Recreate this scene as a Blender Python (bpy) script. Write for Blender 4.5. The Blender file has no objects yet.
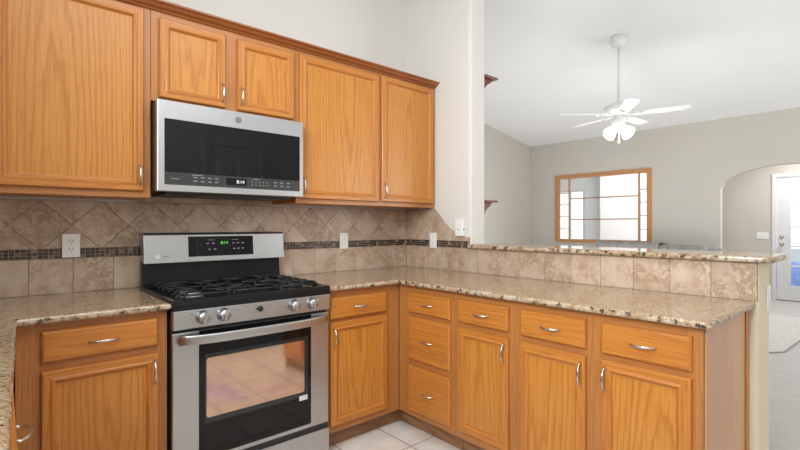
import bpy, bmesh, math, random
from mathutils import Vector, Matrix
random.seed(7)
PI = math.pi
scene = bpy.context.scene
COL = scene.collection

# ------------------------------------------------------------------ camera
CAM = (-2.4486, -2.7193, 1.2409)
YAW = 0.7192
cd = bpy.data.cameras.new('camera'); cam = bpy.data.objects.new('camera', cd); COL.objects.link(cam)
cam.location = CAM; cam.rotation_euler = (PI/2, 0, -YAW)
cd.sensor_width = 36; cd.lens = 455.19/800*36; cd.clip_start = .02
scene.camera = cam

# ------------------------------------------------------------------ world, lights, exposure
scene.view_settings.view_transform = 'Standard'; scene.view_settings.look = 'None'
scene.view_settings.gamma = 1; scene.view_settings.exposure = 0.0
scene.view_settings.use_curve_mapping = False
w = bpy.data.worlds.new('sky'); scene.world = w; w.use_nodes = True
bg = w.node_tree.nodes['Background']; bg.inputs[0].default_value = (.86, .93, 1, 1); bg.inputs[1].default_value = 1.5

def area(name, loc, target, sx, sy, power, color=(1, 1, 1), spread=180):
    l = bpy.data.lights.new(name, 'AREA'); l.shape = 'RECTANGLE'; l.size = sx; l.size_y = sy
    l.energy = power; l.color = color; l.spread = math.radians(spread)
    o = bpy.data.objects.new(name, l); COL.objects.link(o); o.location = loc
    o.rotation_euler = (Vector(target)-Vector(loc)).to_track_quat('-Z', 'Y').to_euler()
    return o
area('kitchen_overhead_fill', (-1.6, -2.3, 3.1), (-1.4, -1.9, 0), 2.0, 1.4, 40, (.93, .98, 1))  # added fill over the kitchen, no fixture there
area('kitchen_left_fill', (-3.04, -1.9, 1.95), (0, -1.5, 1.55), 1.6, 1.1, 57, (.90, .97, 1), 120)  # added fill from the left; that wall is built without a window
area('living_rear_fill', (3.6, -5.0, 1.6), (3.6, 0, 1.7), 3.2, 2.0, 88, (.97, .99, 1))  # added fill in front of the solid rear wall
area('living_ceiling_fill', (3.0, .5, .35), (3.1, .6, 3.4), 2.8, 3.2, 50, (.96, .99, 1))  # added upward fill that brightens the living room ceiling
area('foyer_fill', (6.5, -1.8, 2.5), (6.0, -1.3, 0), .9, .9, 32, (1, 1, 1))  # added fill for the foyer and front door, no fixture
area('den_fill', (6.7, 1.0, 2.5), (9.2, 2.9, 1.2), 1.2, 1.2, 78, (1, .98, .95))  # added fill inside the den, aimed at its far walls

# ------------------------------------------------------------------ materials
def mat(name):
    m = bpy.data.materials.new(name); m.use_nodes = True
    nt = m.node_tree; b = nt.nodes['Principled BSDF']
    return m, nt, b
def N(nt, t, **k):
    n = nt.nodes.new(t)
    for a, v in k.items():
        if a.startswith('i_'): n.inputs[a[2:].replace('_', ' ')].default_value = v
        else: setattr(n, a, v)
    return n
def L(nt, a, b): nt.links.new(a, b)
def ramp(nt, fac, stops, mode='LINEAR'):
    r = nt.nodes.new('ShaderNodeValToRGB'); e = r.color_ramp.elements; r.color_ramp.interpolation = mode
    e[0].position, e[0].color = stops[0][0], (*stops[0][1], 1); e[1].position, e[1].color = stops[-1][0], (*stops[-1][1], 1)
    for p, c in stops[1:-1]:
        q = e.new(p); q.color = (*c, 1)
    if fac is not None: L(nt, fac, r.inputs[0])
    return r
def mix(nt, fac, a, b, mode='MIX'):
    n = nt.nodes.new('ShaderNodeMix'); n.data_type = 'RGBA'; n.blend_type = mode
    for s, v in ((0, fac), (6, a), (7, b)):
        if hasattr(v, 'is_output'): L(nt, v, n.inputs[s])
        elif isinstance(v, tuple): n.inputs[s].default_value = (*v, 1) if len(v) == 3 else v
        else: n.inputs[s].default_value = v
    return n.outputs[2]
def bump(nt, b, h, strength=.2, dist=.002):
    n = nt.nodes.new('ShaderNodeBump'); n.inputs['Strength'].default_value = strength; n.inputs['Distance'].default_value = dist
    L(nt, h, n.inputs['Height']); L(nt, n.outputs[0], b.inputs['Normal'])
def plain(name, col, rough=.5, metal=0, emit=None, estr=1, coat=0, noise=0.03):
    m, nt, b = mat(name)
    tc = N(nt, 'ShaderNodeTexCoord'); ns = N(nt, 'ShaderNodeTexNoise'); ns.inputs['Scale'].default_value = 18
    L(nt, tc.outputs['Object'], ns.inputs['Vector'])
    lo = tuple(c*(1-noise) for c in col); hi = tuple(min(1, c*(1+noise)) for c in col)
    L(nt, ramp(nt, ns.outputs[0], [(.3, lo), (.7, hi)]).outputs[0], b.inputs['Base Color'])
    b.inputs['Roughness'].default_value = rough; b.inputs['Metallic'].default_value = metal
    b.inputs['Coat Weight'].default_value = coat
    if emit:
        b.inputs['Emission Color'].default_value = (*emit, 1); b.inputs['Emission Strength'].default_value = estr
    return m
def paint(name, col, rough=.85):
    m, nt, b = mat(name)
    tc = N(nt, 'ShaderNodeTexCoord')
    n1 = N(nt, 'ShaderNodeTexNoise'); n1.inputs['Scale'].default_value = 45; n1.inputs['Detail'].default_value = 6
    L(nt, tc.outputs['Object'], n1.inputs['Vector'])
    n2 = N(nt, 'ShaderNodeTexNoise'); n2.inputs['Scale'].default_value = 1.2
    L(nt, tc.outputs['Object'], n2.inputs['Vector'])
    L(nt, ramp(nt, n2.outputs[0], [(.35, tuple(c*.975 for c in col)), (.65, col)]).outputs[0], b.inputs['Base Color'])
    b.inputs['Roughness'].default_value = rough
    bump(nt, b, n1.outputs[0], .12, .003)
    return m

def oak(name, axis, light=(.58, .228, .042), dark=(.36, .102, .014), cathedral=.4, fibre=.46):
    m, nt, b = mat(name)
    tc = N(nt, 'ShaderNodeTexCoord'); oi = N(nt, 'ShaderNodeObjectInfo')
    wn = N(nt, 'ShaderNodeTexWhiteNoise', noise_dimensions='1D'); L(nt, oi.outputs['Random'], wn.inputs['W'])
    sb = N(nt, 'ShaderNodeVectorMath', operation='SUBTRACT'); L(nt, wn.outputs['Color'], sb.inputs[0]); sb.inputs[1].default_value = (.5, .5, .5)
    off = N(nt, 'ShaderNodeVectorMath', operation='MULTIPLY_ADD'); L(nt, sb.outputs[0], off.inputs[0])
    off.inputs[1].default_value = (.22, .08, 1.6) if axis == 'z' else (1.6, .08, .2); off.inputs[2].default_value = (0, .11, 0)
    add = N(nt, 'ShaderNodeVectorMath', operation='ADD'); L(nt, tc.outputs['Object'], add.inputs[0]); L(nt, off.outputs[0], add.inputs[1])
    def mapped(s, l):
        mp = N(nt, 'ShaderNodeMapping'); mp.inputs['Scale'].default_value = (l, s, s) if axis == 'x' else (s, s, l)
        L(nt, add.outputs[0], mp.inputs['Vector']); return mp.outputs[0]
    # growth rings cut through: long arches along the grain
    wv = N(nt, 'ShaderNodeTexWave', wave_type='RINGS', rings_direction='SPHERICAL', wave_profile='SAW')
    wv.inputs['Scale'].default_value = 19; wv.inputs['Distortion'].default_value = 3.6; wv.inputs['Detail'].default_value = 2.5; wv.inputs['Detail Scale'].default_value = 2.2
    L(nt, mapped(1.0, .10), wv.inputs['Vector'])
    fib = N(nt, 'ShaderNodeTexNoise'); fib.inputs['Scale'].default_value = 1; fib.inputs['Detail'].default_value = 5; fib.inputs['Roughness'].default_value = .62
    L(nt, mapped(260, 2.2), fib.inputs['Vector'])
    wide = N(nt, 'ShaderNodeTexNoise'); wide.inputs['Scale'].default_value = 1; wide.inputs['Detail'].default_value = 2
    L(nt, mapped(24, .5), wide.inputs['Vector'])
    pore = N(nt, 'ShaderNodeTexNoise'); pore.inputs['Scale'].default_value = 1; pore.inputs['Detail'].default_value = 1
    L(nt, mapped(420, 9), pore.inputs['Vector'])
    mid = tuple((a*1.5+d)/2.5 for a, d in zip(light, dark))
    c1 = ramp(nt, wide.outputs[0], [(.25, tuple((2*l+m_)/3 for l, m_ in zip(light, mid))), (.7, light)]).outputs[0]
    wr = ramp(nt, wv.outputs['Fac'], [(0, (.25, .25, .25)), (.12, (0, 0, 0)), (.6, (.05, .05, .05)), (.88, (1, 1, 1)), (1, (.6, .6, .6))]).outputs[0]
    fm = N(nt, 'ShaderNodeMath', operation='MULTIPLY'); L(nt, wr, fm.inputs[0]); fm.inputs[1].default_value = cathedral
    c2 = mix(nt, fm.outputs[0], c1, dark)
    fr = ramp(nt, fib.outputs[0], [(.40, (1, 1, 1)), (.58, (0, 0, 0))]).outputs[0]
    f2 = N(nt, 'ShaderNodeMath', operation='MULTIPLY'); L(nt, fr, f2.inputs[0]); f2.inputs[1].default_value = fibre
    c3 = mix(nt, f2.outputs[0], c2, dark)
    pr = ramp(nt, pore.outputs[0], [(.30, (1, 1, 1)), (.40, (0, 0, 0))]).outputs[0]
    f3 = N(nt, 'ShaderNodeMath', operation='MULTIPLY'); L(nt, pr, f3.inputs[0]); f3.inputs[1].default_value = .45
    c4 = mix(nt, f3.outputs[0], c3, tuple(c*.6 for c in dark))
    L(nt, c4, b.inputs['Base Color'])
    b.inputs['Roughness'].default_value = .36; b.inputs['Coat Weight'].default_value = .1; b.inputs['Coat Roughness'].default_value = .22
    bump(nt, b, fib.outputs[0], .06, .001)
    return m

def granite(name, edge=False):
    m, nt, b = mat(name)
    tc = N(nt, 'ShaderNodeTexCoord')
    def nz(s, d=4, r=.6):
        n = N(nt, 'ShaderNodeTexNoise'); n.inputs['Scale'].default_value = s; n.inputs['Detail'].default_value = d; n.inputs['Roughness'].default_value = r
        L(nt, tc.outputs['Object'], n.inputs['Vector']); return n.outputs[0]
    def vor(s):
        n = N(nt, 'ShaderNodeTexVoronoi'); n.inputs['Scale'].default_value = s
        L(nt, tc.outputs['Object'], n.inputs['Vector']); return n.outputs['Color']
    sep = N(nt, 'ShaderNodeSeparateColor'); L(nt, vor(120), sep.inputs[0])
    c = ramp(nt, sep.outputs[0], [(0, (.20, .125, .07)), (.2, (.33, .23, .14)), (.5, (.46, .345, .23)), (.8, (.35, .24, .14)), (1, (.57, .47, .35))]).outputs[0]
    gold = ramp(nt, nz(11), [(.42, (0, 0, 0)), (.60, (1, 1, 1))]).outputs[0]
    g2 = N(nt, 'ShaderNodeMath', operation='MULTIPLY'); L(nt, gold, g2.inputs[0]); g2.inputs[1].default_value = .45
    c = mix(nt, g2.outputs[0], c, (.40, .25, .125))
    dk = ramp(nt, nz(34 if edge else 52, 6, .66), [(.525 if edge else .605, (0, 0, 0)), (.57 if edge else .645, (1, 1, 1))]).outputs[0]
    c = mix(nt, dk, c, (.05, .036, .028))
    br = ramp(nt, nz(52, 4, .6), [(.33, (1, 1, 1)), (.40, (0, 0, 0))]).outputs[0]
    c = mix(nt, br, c, (.17, .095, .05))
    if edge: c = mix(nt, ramp(nt, nz(28, 4), [(.40, (1, 1, 1)), (.52, (0, 0, 0))]).outputs[0], c, (.52, .42, .31))
    L(nt, c, b.inputs['Base Color'])
    b.inputs['Roughness'].default_value = .09; b.inputs['Specular IOR Level'].default_value = .6
    return m

def tile_stone(name, base, vein, lightc, grout_rough=.38):
    m, nt, b = mat(name)
    tc = N(nt, 'ShaderNodeTexCoord'); gi = N(nt, 'ShaderNodeNewGeometry')
    sc = N(nt, 'ShaderNodeVectorMath', operation='SCALE'); sc.inputs[0].default_value = (13, 17, 11)
    L(nt, gi.outputs['Random Per Island'], sc.inputs['Scale'])
    ad = N(nt, 'ShaderNodeVectorMath', operation='ADD'); L(nt, tc.outputs['Object'], ad.inputs[0]); L(nt, sc.outputs[0], ad.inputs[1])
    def nz(s, d=6, r=.62, dist=0.):
        n = N(nt, 'ShaderNodeTexNoise'); n.inputs['Scale'].default_value = s; n.inputs['Detail'].default_value = d; n.inputs['Roughness'].default_value = r; n.inputs['Distortion'].default_value = dist
        L(nt, ad.outputs[0], n.inputs['Vector']); return n.outputs[0]
    c = ramp(nt, nz(8, 5, .6, .4), [(.32, base), (.66, lightc)]).outputs[0]
    vn = ramp(nt, nz(21, 8, .7, .5), [(.40, (0, 0, 0)), (.475, (1, 1, 1)), (.50, (1, 1, 1)), (.57, (0, 0, 0))]).outputs[0]
    mk = ramp(nt, nz(6, 3), [(.42, (0, 0, 0)), (.60, (1, 1, 1))]).outputs[0]
    vm = N(nt, 'ShaderNodeMath', operation='MULTIPLY'); L(nt, vn, vm.inputs[0]); L(nt, mk, vm.inputs[1])
    v2 = N(nt, 'ShaderNodeMath', operation='MULTIPLY'); L(nt, vm.outputs[0], v2.inputs[0]); v2.inputs[1].default_value = .78
    c = mix(nt, v2.outputs[0], c, vein)
    sp = ramp(nt, nz(55), [(.30, (1, 1, 1)), (.42, (0, 0, 0))]).outputs[0]
    s2 = N(nt, 'ShaderNodeMath', operation='MULTIPLY'); L(nt, sp, s2.inputs[0]); s2.inputs[1].default_value = .25
    c = mix(nt, s2.outputs[0], c, tuple(v*.7 for v in vein))
    v = ramp(nt, gi.outputs['Random Per Island'], [(0, (.88, .87, .86)), (1, (1.08, 1.06, 1.04))]).outputs[0]
    c = mix(nt, 1.0, c, v, 'MULTIPLY')
    L(nt, c, b.inputs['Base Color']); b.inputs['Roughness'].default_value = grout_rough
    bump(nt, b, nz(30), .08, .002)
    return m

def mosaic_mat(name):
    m, nt, b = mat(name); gi = N(nt, 'ShaderNodeNewGeometry')
    c = ramp(nt, gi.outputs['Random Per Island'], [(0, (.035, .02, .013)), (.36, (.06, .035, .022)), (.6, (.11, .07, .045)), (.72, (.26, .18, .125)), (.80, (.045, .032, .028)), (.90, (.17, .135, .11)), (1, (.10, .05, .03))], 'CONSTANT').outputs[0]
    L(nt, c, b.inputs['Base Color']); b.inputs['Roughness'].default_value = .22
    return m

def steel(name, col=(.52, .535, .548), axis='x', rough=.36):
    m, nt, b = mat(name); tc = N(nt, 'ShaderNodeTexCoord')
    mp = N(nt, 'ShaderNodeMapping'); mp.inputs['Scale'].default_value = (2, 400, 400) if axis == 'x' else (400, 400, 2)
    L(nt, tc.outputs['Object'], mp.inputs['Vector'])
    n = N(nt, 'ShaderNodeTexNoise'); n.inputs['Scale'].default_value = 1; n.inputs['Detail'].default_value = 2; L(nt, mp.outputs[0], n.inputs['Vector'])
    L(nt, ramp(nt, n.outputs[0], [(.3, tuple(c*.975 for c in col)), (.7, col)]).outputs[0], b.inputs['Base Color'])
    L(nt, ramp(nt, n.outputs[0], [(.3, (rough*.95,)*3), (.7, (rough*1.05,)*3)]).outputs[0], b.inputs['Roughness'])
    b.inputs['Metallic'].default_value = 1
    return m

M = {}
M['wall'] = paint('wall_paint_warm', (.70, .672, .632))
M['wall_far'] = paint('wall_paint_greige', (.58, .545, .493))
M['post'] = paint('wall_paint_cream', (.78, .69, .51))
M['ceil'] = paint('ceiling_paint', (.84, .84, .84), .9)
M['white'] = plain('white_plastic', (.82, .81, .78), .35)
M['trim'] = plain('white_trim_paint', (.70, .71, .72), .4)
M['oak_v'] = oak('oak_vertical_grain', 'z')
M['oak_frame'] = oak('oak_face_frame', 'z', light=(.50, .205, .058), dark=(.32, .11, .026), cathedral=.3)
M['oak_frame_h'] = oak('oak_face_rail', 'x', light=(.50, .205, .058), dark=(.32, .11, .026), cathedral=.3)
M['oak_h'] = oak('oak_horizontal_grain', 'x')
M['panel_v'] = oak('oak_panel_arched_grain', 'z', light=(.60, .253, .043), dark=(.40, .132, .017), cathedral=.68, fibre=.36)
M['oak_pale'] = oak('oak_end_panel', 'z', light=(.68, .38, .20), dark=(.50, .24, .11), cathedral=.2)
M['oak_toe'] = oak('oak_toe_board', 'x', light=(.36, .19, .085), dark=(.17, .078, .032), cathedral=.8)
M['crown'] = oak('oak_crown_shaded', 'x', light=(.34, .105, .022), dark=(.20, .055, .012), cathedral=.1)  # oak darkened to carry the shade of the downward-facing profile
M['frame_wood'] = oak('oak_window_frame', 'x', light=(.58, .29, .12), dark=(.4, .17, .06), cathedral=.1)
M['red_wood'] = oak('cherry_shelf', 'x', light=(.22, .055, .035), dark=(.13, .03, .02), cathedral=.1)
M['granite'] = granite('speckled_granite')
M['granite_edge'] = granite('speckled_granite_edge', True)
M['tile'] = tile_stone('backsplash_stone', (.45, .325, .235), (.29, .175, .095), (.57, .455, .365))
M['grout'] = plain('grout', (.22, .155, .115), .9)
M['mosaic'] = mosaic_mat('mosaic_glass')
M['mgrout'] = plain('mosaic_grout', (.31, .24, .185), .9)
M['steel'] = steel('brushed_steel', axis='x')
M['steel_v'] = steel('brushed_steel_upright', axis='z')
M['nickel'] = plain('satin_nickel', (.62, .60, .58), .26, 1)
M['knob'] = plain('knob_metal', (.50, .51, .52), .36, .95)
M['black'] = plain('black_enamel', (.012, .012, .013), .16)
M['blackmat'] = plain('black_plastic', (.018, .018, .018), .45)
M['iron'] = plain('cast_iron', (.010, .010, .010), .5)
M['bglass'] = plain('black_glass', (.006, .006, .007), .03)
M['strip'] = plain('control_strip', (.035, .035, .035), .25)
for _k, _v in (('bglass', .32), ('black', .22)): M[_k].node_tree.nodes['Principled BSDF'].inputs['Specular IOR Level'].default_value = _v
M['alu'] = plain('burner_aluminium', (.55, .54, .53), .4, .9)
M['cap'] = plain('burner_cap', (.02, .02, .02), .5)
M['mark'] = plain('printed_marks', (.28, .28, .28), .5)
M['emblem'] = plain('emblem_grey', (.20, .20, .20), .4, .4)
M['emblem_light'] = plain('emblem_light', (.72, .74, .72), .3)
M['green'] = plain('green_digits', (.02, .1, .02), .5, emit=(.15, 1, .08), estr=.9)
M['digit'] = plain('white_digits', (.3, .3, .3), .5, emit=(.9, .95, 1), estr=.9)
M['sticker'] = plain('paper_sticker', (.7, .7, .66), .6)
M['dark'] = plain('dark_slot', (.02, .02, .02), .7)
M['fan'] = plain('fan_white', (.80, .80, .79), .4)
M['shade'] = plain('lit_glass_shade', (.9, .9, .88), .4, emit=(1, .97, .92), estr=2.2)
M['sofa'] = plain('grey_upholstery', (.27, .262, .25), .95, noise=.15)
M['blanket'] = plain('pale_throw', (.31, .30, .28), .95, noise=.1)
M['brass'] = plain('door_hardware', (.62, .58, .50), .3, 1)
M['glass_shelf'] = plain('thin_wood_shelf', (.42, .20, .08), .5)
M['rug'] = plain('rug_pale', (.60, .58, .56), .95, noise=.08)
M['rug_edge'] = plain('rug_binding', (.30, .29, .28), .95)
M['outdoor'] = plain('outdoor_concrete', (.38, .40, .42), .9)
M['blue'] = plain('blue_tarp', (.10, .22, .55), .5, noise=.4)
M['gbox'] = plain('pale_grey_box', (.55, .54, .52), .5)

def pane_glass(a=.05):
    m, nt, b = mat('window_glass')
    b.inputs['Base Color'].default_value = (1, 1, 1, 1); b.inputs['Roughness'].default_value = .02
    b.inputs['Alpha'].default_value = a; b.inputs['Specular IOR Level'].default_value = .5
    tc = N(nt, 'ShaderNodeTexCoord'); n = N(nt, 'ShaderNodeTexNoise'); n.inputs['Scale'].default_value = 1.5
    L(nt, tc.outputs['Object'], n.inputs['Vector']); bump(nt, b, n.outputs[0], .01, .002)
    return m
M['pane'] = pane_glass()
def oven_window():
    m, nt, b = mat('oven_window_coating'); tc = N(nt, 'ShaderNodeTexCoord')
    n = N(nt, 'ShaderNodeTexNoise'); n.inputs['Scale'].default_value = 4.2; n.inputs['Detail'].default_value = 3
    L(nt, tc.outputs['Object'], n.inputs['Vector'])
    c = ramp(nt, n.outputs[0], [(.30, (.42, .26, .40)), (.42, (.60, .40, .33)), (.55, (.66, .46, .32)), (.68, (.56, .38, .42))]).outputs[0]
    L(nt, c, b.inputs['Base Color']); b.inputs['Metallic'].default_value = .9; b.inputs['Roughness'].default_value = .06
    return m
M['oven_window'] = oven_window()
def floor_tile():
    m, nt, b = mat('floor_tile'); tc = N(nt, 'ShaderNodeTexCoord')
    mp = N(nt, 'ShaderNodeMapping'); mp.inputs['Location'].default_value = (.72+.317*20, .84+.317*20, 0)
    L(nt, tc.outputs['Object'], mp.inputs['Vector'])
    br = N(nt, 'ShaderNodeTexBrick'); br.offset = 0; br.squash = 1
    br.inputs['Scale'].default_value = 1; br.inputs['Mortar Size'].default_value = .0032; br.inputs['Mortar Smooth'].default_value = .1
    br.inputs['Brick Width'].default_value = .317; br.inputs['Row Height'].default_value = .317
    br.inputs['Color1'].default_value = (.84, .80, .75, 1); br.inputs['Color2'].default_value = (.80, .76, .71, 1); br.inputs['Mortar'].default_value = (.20, .18, .16, 1)
    L(nt, mp.outputs[0], br.inputs['Vector'])
    n = N(nt, 'ShaderNodeTexNoise'); n.inputs['Scale'].default_value = 9; n.inputs['Detail'].default_value = 6; L(nt, tc.outputs['Object'], n.inputs['Vector'])
    v = ramp(nt, n.outputs[0], [(.3, (.86, .85, .84)), (.7, (1.04, 1.03, 1.02))]).outputs[0]
    L(nt, mix(nt, 1.0, br.outputs[0], v, 'MULTIPLY'), b.inputs['Base Color']); b.inputs['Roughness'].default_value = .3
    inv = N(nt, 'ShaderNodeMath', operation='SUBTRACT'); inv.inputs[0].default_value = 1; L(nt, br.outputs['Fac'], inv.inputs[1])
    bump(nt, b, inv.outputs[0], .3, .002)
    return m
M['floor_tile'] = floor_tile()
def carpet():
    m, nt, b = mat('living_floor_grey'); tc = N(nt, 'ShaderNodeTexCoord')
    mp = N(nt, 'ShaderNodeMapping'); mp.inputs['Scale'].default_value = (14, 1.6, 1); L(nt, tc.outputs['Object'], mp.inputs['Vector'])
    n = N(nt, 'ShaderNodeTexNoise'); n.inputs['Scale'].default_value = 2; n.inputs['Detail'].default_value = 6; n.inputs['Roughness'].default_value = .65; L(nt, mp.outputs[0], n.inputs['Vector'])
    L(nt, ramp(nt, n.outputs[0], [(.3, (.46, .435, .42)), (.7, (.57, .545, .53))]).outputs[0], b.inputs['Base Color']); b.inputs['Roughness'].default_value = .75
    return m
M['carpet'] = carpet()

# ------------------------------------------------------------------ mesh helpers
def new(): return bmesh.new()
def merge(bm, t, mi=0, smooth=False):
    vm = {}
    for v in t.verts: vm[v] = bm.verts.new(v.co)
    for f in t.faces:
        try: g = bm.faces.new([vm[v] for v in f.verts])
        except ValueError: continue
        g.material_index = f.material_index if mi is None else mi; g.smooth = smooth or f.smooth
    t.free()
def box(bm, x0, x1, y0, y1, z0, z1, bev=0, seg=2, mi=0):
    t = new(); bmesh.ops.create_cube(t, size=1)
    for v in t.verts: v.co = Vector(((x0+x1)/2+v.co.x*(x1-x0), (y0+y1)/2+v.co.y*(y1-y0), (z0+z1)/2+v.co.z*(z1-z0)))
    if bev: bmesh.ops.bevel(t, geom=list(t.edges), offset=bev, segments=seg, profile=.5, affect='EDGES')
    bmesh.ops.recalc_face_normals(t, faces=list(t.faces))
    merge(bm, t, mi)
def poly(bm, pts, n, d, bev=0, seg=3, mi=0):
    """pts: 3D loop; extruded by vector d; bev rounds the two rims"""
    t = new(); d = Vector(d)
    a = [t.verts.new(p) for p in pts]; b = [t.verts.new(Vector(p)+d) for p in pts]
    f0 = t.faces.new(a); f1 = t.faces.new(b[::-1]); k = len(a)
    for i in range(k): t.faces.new([a[i], b[i], b[(i+1) % k], a[(i+1) % k]])
    bmesh.ops.recalc_face_normals(t, faces=list(t.faces))
    if bev:
        es = set(f0.edges) | set(f1.edges)
        bmesh.ops.bevel(t, geom=list(es), offset=bev, segments=seg, profile=.5, affect='EDGES')
    merge(bm, t, mi)
def cyl(bm, p0, p1, r0, r1=None, seg=24, mi=0, smooth=True, cap=True):
    r1 = r0 if r1 is None else r1; p0, p1 = Vector(p0), Vector(p1)
    q = (p1-p0).to_track_quat('Z', 'Y'); A, B = [], []
    for i in range(seg):
        a = 2*PI*i/seg; c = Vector((math.cos(a), math.sin(a), 0))
        A.append(bm.verts.new(p0+q @ (c*r0))); B.append(bm.verts.new(p1+q @ (c*r1)))
    for i in range(seg):
        f = bm.faces.new([A[i], A[(i+1) % seg], B[(i+1) % seg], B[i]]); f.smooth = smooth; f.material_index = mi
    if cap:
        f = bm.faces.new(A[::-1]); f.material_index = mi; f = bm.faces.new(B); f.material_index = mi
def lathe(bm, prof, c, axis=(0, 0, 1), seg=32, mi=0, cap=True):
    q = Vector(axis).to_track_quat('Z', 'Y'); c = Vector(c); R = []
    for r, h in prof:
        R.append([bm.verts.new(c+q @ Vector((r*math.cos(2*PI*i/seg), r*math.sin(2*PI*i/seg), h))) for i in range(seg)])
    for a, b in zip(R, R[1:]):
        for i in range(seg):
            f = bm.faces.new([a[i], a[(i+1) % seg], b[(i+1) % seg], b[i]]); f.smooth = True; f.material_index = mi
    if cap:
        bm.faces.new(R[0][::-1]).material_index = mi; bm.faces.new(R[-1]).material_index = mi
def sweep(bm, pts, sec, up=(0, 0, 1), mi=0, smooth=True, seg=12, sq=1.):
    """sec: list of (a,b) half sizes per point, elliptical section"""
    P = [Vector(p) for p in pts]; up = Vector(up); R = []
    for i, p in enumerate(P):
        t = (P[min(i+1, len(P)-1)]-P[max(i-1, 0)]).normalized()
        s = t.cross(up).normalized(); u = s.cross(t).normalized(); a, b = sec[i] if isinstance(sec, list) else sec
        pw = lambda v: math.copysign(abs(v)**sq, v) if abs(v) > 1e-9 else 0
        R.append([bm.verts.new(p+u*(a*pw(math.cos(2*PI*k/seg)))+s*(b*pw(math.sin(2*PI*k/seg)))) for k in range(seg)])
    for a, b in zip(R, R[1:]):
        for k in range(seg):
            f = bm.faces.new([a[k], a[(k+1) % seg], b[(k+1) % seg], b[k]]); f.smooth = smooth; f.material_index = mi
    bm.faces.new(R[0][::-1]).material_index = mi; bm.faces.new(R[-1]).material_index = mi
def loops(bm, x0, x1, z0, z1, prof, y=0, fill=True, mi_v=0, mi_h=1, mi_f=0, back=False):
    """nested rectangles in the XZ plane facing -Y; prof = (inset, height towards -Y)"""
    R = []
    for ins, h in prof:
        R.append([bm.verts.new((a, y-h, c)) for a, c in ((x0+ins, z0+ins), (x1-ins, z0+ins), (x1-ins, z1-ins), (x0+ins, z1-ins))])
    for a, b in zip(R, R[1:]):
        for i in range(4):
            f = bm.faces.new([a[i], a[(i+1) % 4], b[(i+1) % 4], b[i]]); f.material_index = mi_h if i in (0, 2) else mi_v
    if fill: f = bm.faces.new(R[-1]); f.material_index = mi_f
    if back: f = bm.faces.new(R[0][::-1]); f.material_index = mi_v
def obj(name, bm, mats, parent=None, origin='base'):
    """link ONE mesh object; its origin is moved to the middle of its own base"""
    bmesh.ops.recalc_face_normals(bm, faces=list(bm.faces))
    xs = [v.co for v in bm.verts]
    lo = Vector((min(v.x for v in xs), min(v.y for v in xs), min(v.z for v in xs))); hi = Vector((max(v.x for v in xs), max(v.y for v in xs), max(v.z for v in xs)))
    c = Vector(((lo.x+hi.x)/2, (lo.y+hi.y)/2, lo.z)) if origin == 'base' else Vector((0, 0, 0))
    for v in bm.verts: v.co -= c
    me = bpy.data.meshes.new(name); bm.to_mesh(me); bm.free()
    for m in (mats if isinstance(mats, (list, tuple)) else [mats]): me.materials.append(m)
    o = bpy.data.objects.new(name, me); COL.objects.link(o); o.location = c
    if parent:
        o.parent = parent
        if parent.type == 'MESH': o.location = c-parent['_base'] if False else c - Vector(PBASE[parent.name])
    PBASE[o.name] = c if not parent or parent.type != 'MESH' else Vector(PBASE[parent.name]) + o.location
    return o
PBASE = {}
def thing(name, label, cat, loc=(0, 0, 0), rz=0, group=None):
    o = bpy.data.objects.new(name, None); COL.objects.link(o); o.empty_display_size = .1
    o.location = loc; o.rotation_euler = (0, 0, rz); tag(o, label, cat, group); return o
def tag(o, label, cat, group=None):
    o['label'] = label; o['category'] = cat
    if group: o['group'] = group
    return o
def struct(name, bm, m, label=None, cat=None):
    o = obj(name, bm, m, origin='world'); o['kind'] = 'structure'
    if label: o['label'] = label
    if cat: o['category'] = cat
    return o
def text_bm(s, size, depth=.0004):
    cu = bpy.data.curves.new('t', 'FONT'); cu.body = s; cu.size = size; cu.align_x = 'CENTER'; cu.align_y = 'CENTER'; cu.extrude = depth
    o = bpy.data.objects.new('t', cu); me = bpy.data.meshes.new_from_object(o)
    t = new(); t.from_mesh(me); bpy.data.objects.remove(o); bpy.data.curves.remove(cu); bpy.data.meshes.remove(me)
    for v in t.verts: v.co = Vector((v.co.x, -v.co.z, v.co.y))      # stands up, faces -Y
    return t
def clip(pts, x0, x1, z0, z1):
    def cut(P, f):
        out = []
        for i in range(len(P)):
            a, b = P[i], P[(i+1) % len(P)]; fa, fb = f(a), f(b)
            if fa >= 0: out.append(a)
            if (fa >= 0) != (fb >= 0):
                t = fa/(fa-fb); out.append((a[0]+(b[0]-a[0])*t, a[1]+(b[1]-a[1])*t))
        return out
    for f in (lambda p: p[0]-x0, lambda p: x1-p[0], lambda p: p[1]-z0, lambda p: z1-p[1]):
        if len(pts) < 3: return []
        pts = cut(pts, f)
    return pts
def cliphalf(P, f):
    out = []
    for i in range(len(P)):
        a, b = P[i], P[(i+1) % len(P)]; fa, fb = f(a), f(b)
        if fa >= 0: out.append(a)
        if (fa >= 0) != (fb >= 0):
            t = fa/(fa-fb); out.append((a[0]+(b[0]-a[0])*t, a[1]+(b[1]-a[1])*t))
    return out
def parea(P): return abs(sum(P[i][0]*P[(i+1) % len(P)][1]-P[(i+1) % len(P)][0]*P[i][1] for i in range(len(P))))/2 if len(P) > 2 else 0

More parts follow.
